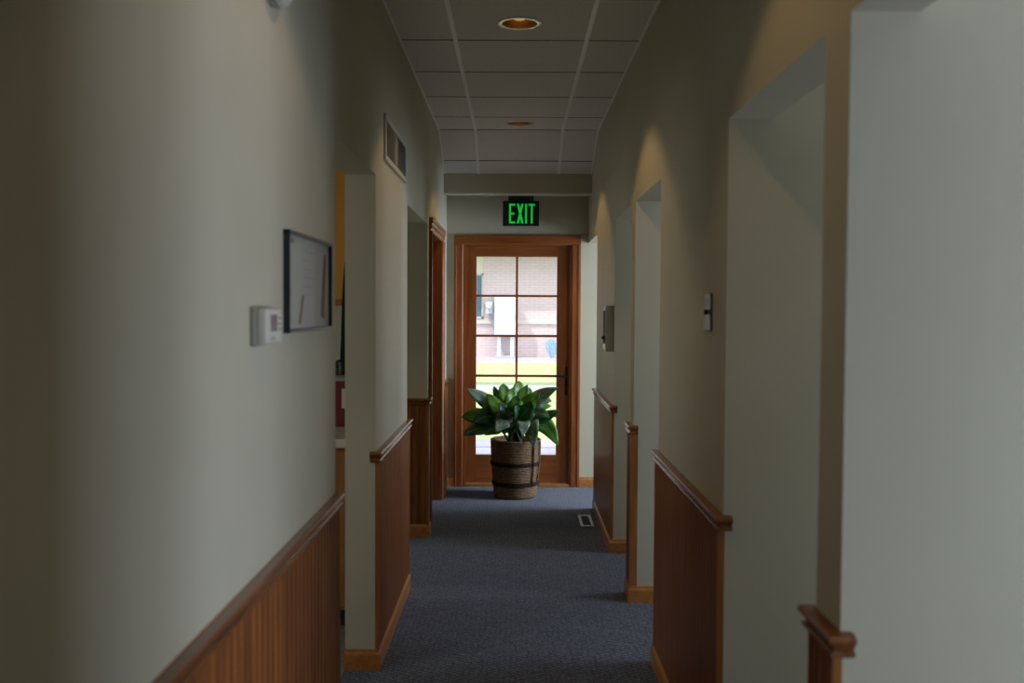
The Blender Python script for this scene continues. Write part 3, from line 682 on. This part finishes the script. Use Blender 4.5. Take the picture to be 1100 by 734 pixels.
# accent wall, ledge, tall dark leaves
oc = MB().box(-3.0, XL - T - .001, 5.034, 5.049, 1.475, CH - .001).build('trim_20', M['ochre']); tag(oc, 'ochre painted upper wall in the left side room', 'wall', kind='structure')
MB().box(-3.0, XL - T - .001, 5.020, 5.049, 1.44, 1.4745).build('ledge', M['cabinet'], oc)
sp_ = empty('spiky_plant', (-.875, 4.93, .855), 'tall dark spiky plant behind the maroon bin', 'plant')
MB().lathe([(0, .0), (.035, 0), (.045, .10), (.042, .30), (.030, .31), (0, .305)], (-.872, 4.93, .856), 20).build('vase', M['black'], sp_, smooth=True)
for k, (dx, dy, hh, ww) in enumerate([(.006, 0, 1.66, .030), (.020, .01, 1.60, .040), (.012, -.01, 1.48, .04), (.04, 0, 1.45, .03), (.016, .02, 1.72, .025)]):
    m = MB(); zb = 1.13; vs = []; n = 8
    for i in range(n + 1):
        t = i / n; ww_ = ww * .5 * (1 - t ** 3) + .0005
        x = -.872 + dx * .4 + dx * t * .9; z = zb + (hh - zb) * t
        vs += [(x - ww_, 4.93 + dy, z), (x, 4.925 + dy, z), (x + ww_, 4.93 + dy, z), (x, 4.935 + dy, z)]
    fs = [(i * 4 + q, i * 4 + (q + 1) % 4, i * 4 + 4 + (q + 1) % 4, i * 4 + 4 + q) for i in range(n) for q in range(4)]
    m.add(vs, fs).build('leaf', M['snake'], sp_)

# ------------------------------------------------------------------ outside
GZ = -.10
tag(MB().box(-40, 40, FAR + .16, 60, GZ - .3, GZ - .02).build('ground', M['concrete']), 'ground outside', 'ground', kind='structure')
def strip(y0, y1, m_, name, label, z=GZ, kind='structure'):
    o = MB().box(-14, 14, y0, y1, z - .05, z).build(name, m_); tag(o, label, name.split('_')[0], kind=kind); return o
strip(FAR + .165, 11.3, M['concrete'], 'path', 'pale concrete path just outside the exit door')
MB().box(-14, 14, 10.62, 10.65, GZ - .01, GZ + .001).build('joint', M['joint'], bpy.data.objects['path'])
strip(11.3, 17.7, M['lawn'], 'lawn', 'nearer strip of bright mown lawn', kind='stuff')
strip(17.7, 19.2, M['concrete'], 'pavement', 'pale pavement between the lawns')
strip(19.2, 19.9, M['curb'], 'grass_edge', 'darker grass edge beyond the pavement', kind='stuff')
strip(19.9, 27.0, M['lawn'], 'lawn_verge', 'farther strip of bright lawn by the brick building', kind='stuff')
strip(27.0, 30.1, M['gravel'], 'gravel_bed', 'pale gravel bed along the brick building', kind='stuff')
bY = 30.1; q = bY / 1044.28
def E(px, py): return ((px - 553.6) * q + .02, 1.437 + (332.8 - py) * q)      # place on the facade
bd = empty('brick_building', (0, bY, GZ), 'pale pink brick building beyond the lawn', 'building')
MB().box(-12, 12, bY, bY + 6, GZ - .3, 3.05).build('brick_wall', M['brick'], bd)
MB().box(-12.4, 12.4, bY - .62, bY + 6, 3.05, 3.13).build('soffit', M['white_ext'], bd)
MB().box(-12.4, 12.4, bY - .66, bY - .56, 3.02, 3.38).build('fascia', M['cream_ext'], bd)
MB().prism([(bY - .7, 3.36), (bY + 3, 4.6), (bY + 6.6, 3.36)], 'x', -12.4, 12.4).build('roof', M['grey_ext'], bd)
x0, z1 = E(500, 346.5); x1, z0 = E(610, 350.5)
MB().box(-12, 12, bY - .05, bY + .01, z0, z1).build('belt_course', M['belt'], bd)
xa, za = E(505, 297); xb, zb_ = E(518.7, 345)
MB().box(xa - 1.2, xb, bY - .02, bY + .02, za, 3.05).build('cream_panel', M['cream_ext'], bd)
wd_ = MB().box(xa - 1.2, xb, bY - .04, bY + .02, zb_, zb_ + .06).box(xa - 1.2, xb, bY - .04, bY + .02, za - .05, za).box(xb - .05, xb, bY - .04, bY + .02, zb_, za).build('window', M['grey_ext'], bd)
MB().box(xa - 1.2, xb - .05, bY - .015, bY + .01, zb_ + .06, za - .05).build('pane', M['glass_dark'], wd_)
# electric meter
a0, c1 = E(521.5, 327); a1, c0 = E(529, 339.5)
em = empty('electric_meter', ((a0 + a1) / 2, bY, c0), 'small electric meter on the brick wall left of the white cabinet', 'meter')
MB().box(a0, a1, bY - .12, bY, c0, c1, .01).build('case', M['white_ext'], em)
MB().lathe([(0, -.22), (.06, -.21), (.075, -.17), (.075, -.12)], ((a0 + a1) / 2, bY, (c0 + c1) / 2 + .03), 20, 'y').build('dial', M['cream_ext'], em, smooth=True)
MB().lathe([(.020, -.13), (.020, 0)], ((a0 + a1) / 2 - .01, bY - .06, c0), 10).build('conduit', M['grey_ext'], em)
em.location.y -= .07
# white utility cabinet on posts
a0, c1 = E(531, 321.5); a1, c0 = E(554.8, 363.5)
uc = empty('utility_cabinet', ((a0 + a1) / 2, bY - .5, GZ), 'tall pale utility cabinet on two white posts before the brick wall', 'cabinet')
MB().box(a0, a1, bY - .55, bY - .05, c0, c1, .02).build('body', M['white_ext'], uc)
MB().box(a1 - .06, a1 - .03, bY - .58, bY - .55, (c0 + c1) / 2 - .08, (c0 + c1) / 2 + .08, .005).build('handle', M['grey_ext'], uc)
for p0_, p1_ in ((534.3, 537.8), (548, 552)):
    u0 = E(p0_, 0)[0]; u1 = E(p1_, 0)[0]; MB().box(u0, u1, bY - .5, bY - .4, GZ, c0, .005).build('post', M['white_ext'], uc)
MB().box(a0 + .02, a1 - .02, bY - .60, bY - .05, GZ, GZ + .05, .01).build('plinth', M['grey_ext'], uc)
# shrub
xs, zs_ = E(592, 375)
sh = MB()
for k in range(70):
    a_ = random.uniform(0, 2 * PI); r_ = random.uniform(0, .13); h_ = random.uniform(.25, .62); dx = math.cos(a_) * r_; dy = math.sin(a_) * r_
    sh.tube([(xs + dx * .5, bY - .5 + dy * .5, GZ + .008), (xs + dx, bY - .5 + dy, GZ + h_ * .6), (xs + dx * 1.6 - .05, bY - .5 + dy * 1.6, GZ + h_)], [.012, .03, .004], 5)
o = sh.build('shrub', M['shrub'], loc=(xs, bY - .5, GZ)); tag(o, 'small bluish shrub against the brick wall', 'shrub')

# ------------------------------------------------------------------ light
def area(loc, rot, sx, sy, power, col):
    l = bpy.data.lights.new('window_daylight', 'AREA'); l.shape = 'RECTANGLE'; l.size = sx; l.size_y = sy; l.energy = power; l.color = col
    o = bpy.data.objects.new('window_daylight', l); COL.objects.link(o); o.location = loc; o.rotation_euler = rot
    return o
DAY = (.72, .81, 1.0)
for (a, b, z0, z1), pw in zip(RH, (56, 20, 26, 22, 110)):
    area((2.98, (a + b) / 2, (z0 + z1) / 2), (0, PI / 2 - .0, 0), z1 - z0, b - a, pw, DAY)
for (a, b, z0, z1), pw in zip(LH, (14, 6)):  # warm lamps put in at the added left windows as fill
    area((-2.98, (a + b) / 2, (z0 + z1) / 2), (0, -PI / 2, 0), z1 - z0, b - a, pw, (1, .95, .86))

wld = bpy.data.worlds.new('sky'); SC.world = wld; wld.use_nodes = True
nt = wld.node_tree; bg = nt.nodes['Background']; sk = nt.nodes.new('ShaderNodeTexSky'); sk.sky_type = 'NISHITA'; sk.sun_disc = False
sk.sun_elevation = math.radians(48); sk.sun_rotation = math.radians(150); sk.air_density = 1; sk.dust_density = 2
nt.links.new(sk.outputs[0], bg.inputs[0]); bg.inputs[1].default_value = .34
sun = bpy.data.lights.new('sun', 'SUN'); sun.energy = 4.6; sun.angle = .02; sun.color = (1, .96, .88)
so = bpy.data.objects.new('sun', sun); COL.objects.link(so)
sd_ = Vector((.75, .62, -1.6)); so.rotation_euler = sd_.to_track_quat('-Z', 'Y').to_euler()

# ------------------------------------------------------------------ camera
cam = bpy.data.cameras.new('camera'); co = bpy.data.objects.new('camera', cam); COL.objects.link(co); SC.camera = co
f, p, yw, r = 1044.28, -.0351, -.0030, .0055
cp, sp2, cyy, syy, cr_, sr_ = math.cos(p), math.sin(p), math.cos(yw), math.sin(yw), math.cos(r), math.sin(r)
fwd = Vector((syy * cp, cyy * cp, sp2)); ri = Vector((cyy, -syy, 0)); up = ri.cross(fwd)
ri2 = ri * cr_ + up * sr_; up2 = -ri * sr_ + up * cr_
co.matrix_world = Matrix(((ri2.x, up2.x, -fwd.x, 0), (ri2.y, up2.y, -fwd.y, 0), (ri2.z, up2.z, -fwd.z, 1.437), (0, 0, 0, 1)))
cam.sensor_width = 36; cam.lens = f * 36 / 1100; cam.clip_end = 300
cam.dof.use_dof = True; cam.dof.focus_distance = 7.3; cam.dof.aperture_fstop = 3.2

SC.view_settings.view_transform = 'Standard'; SC.view_settings.look = 'None'; SC.view_settings.gamma = 1; SC.view_settings.exposure = 0
SC.view_settings.use_curve_mapping = False
SC.cycles.use_denoising = True
SC.cycles.max_bounces = 10; SC.cycles.diffuse_bounces = 6; SC.cycles.transparent_max_bounces = 16
SC.cycles.sample_clamp_indirect = 4
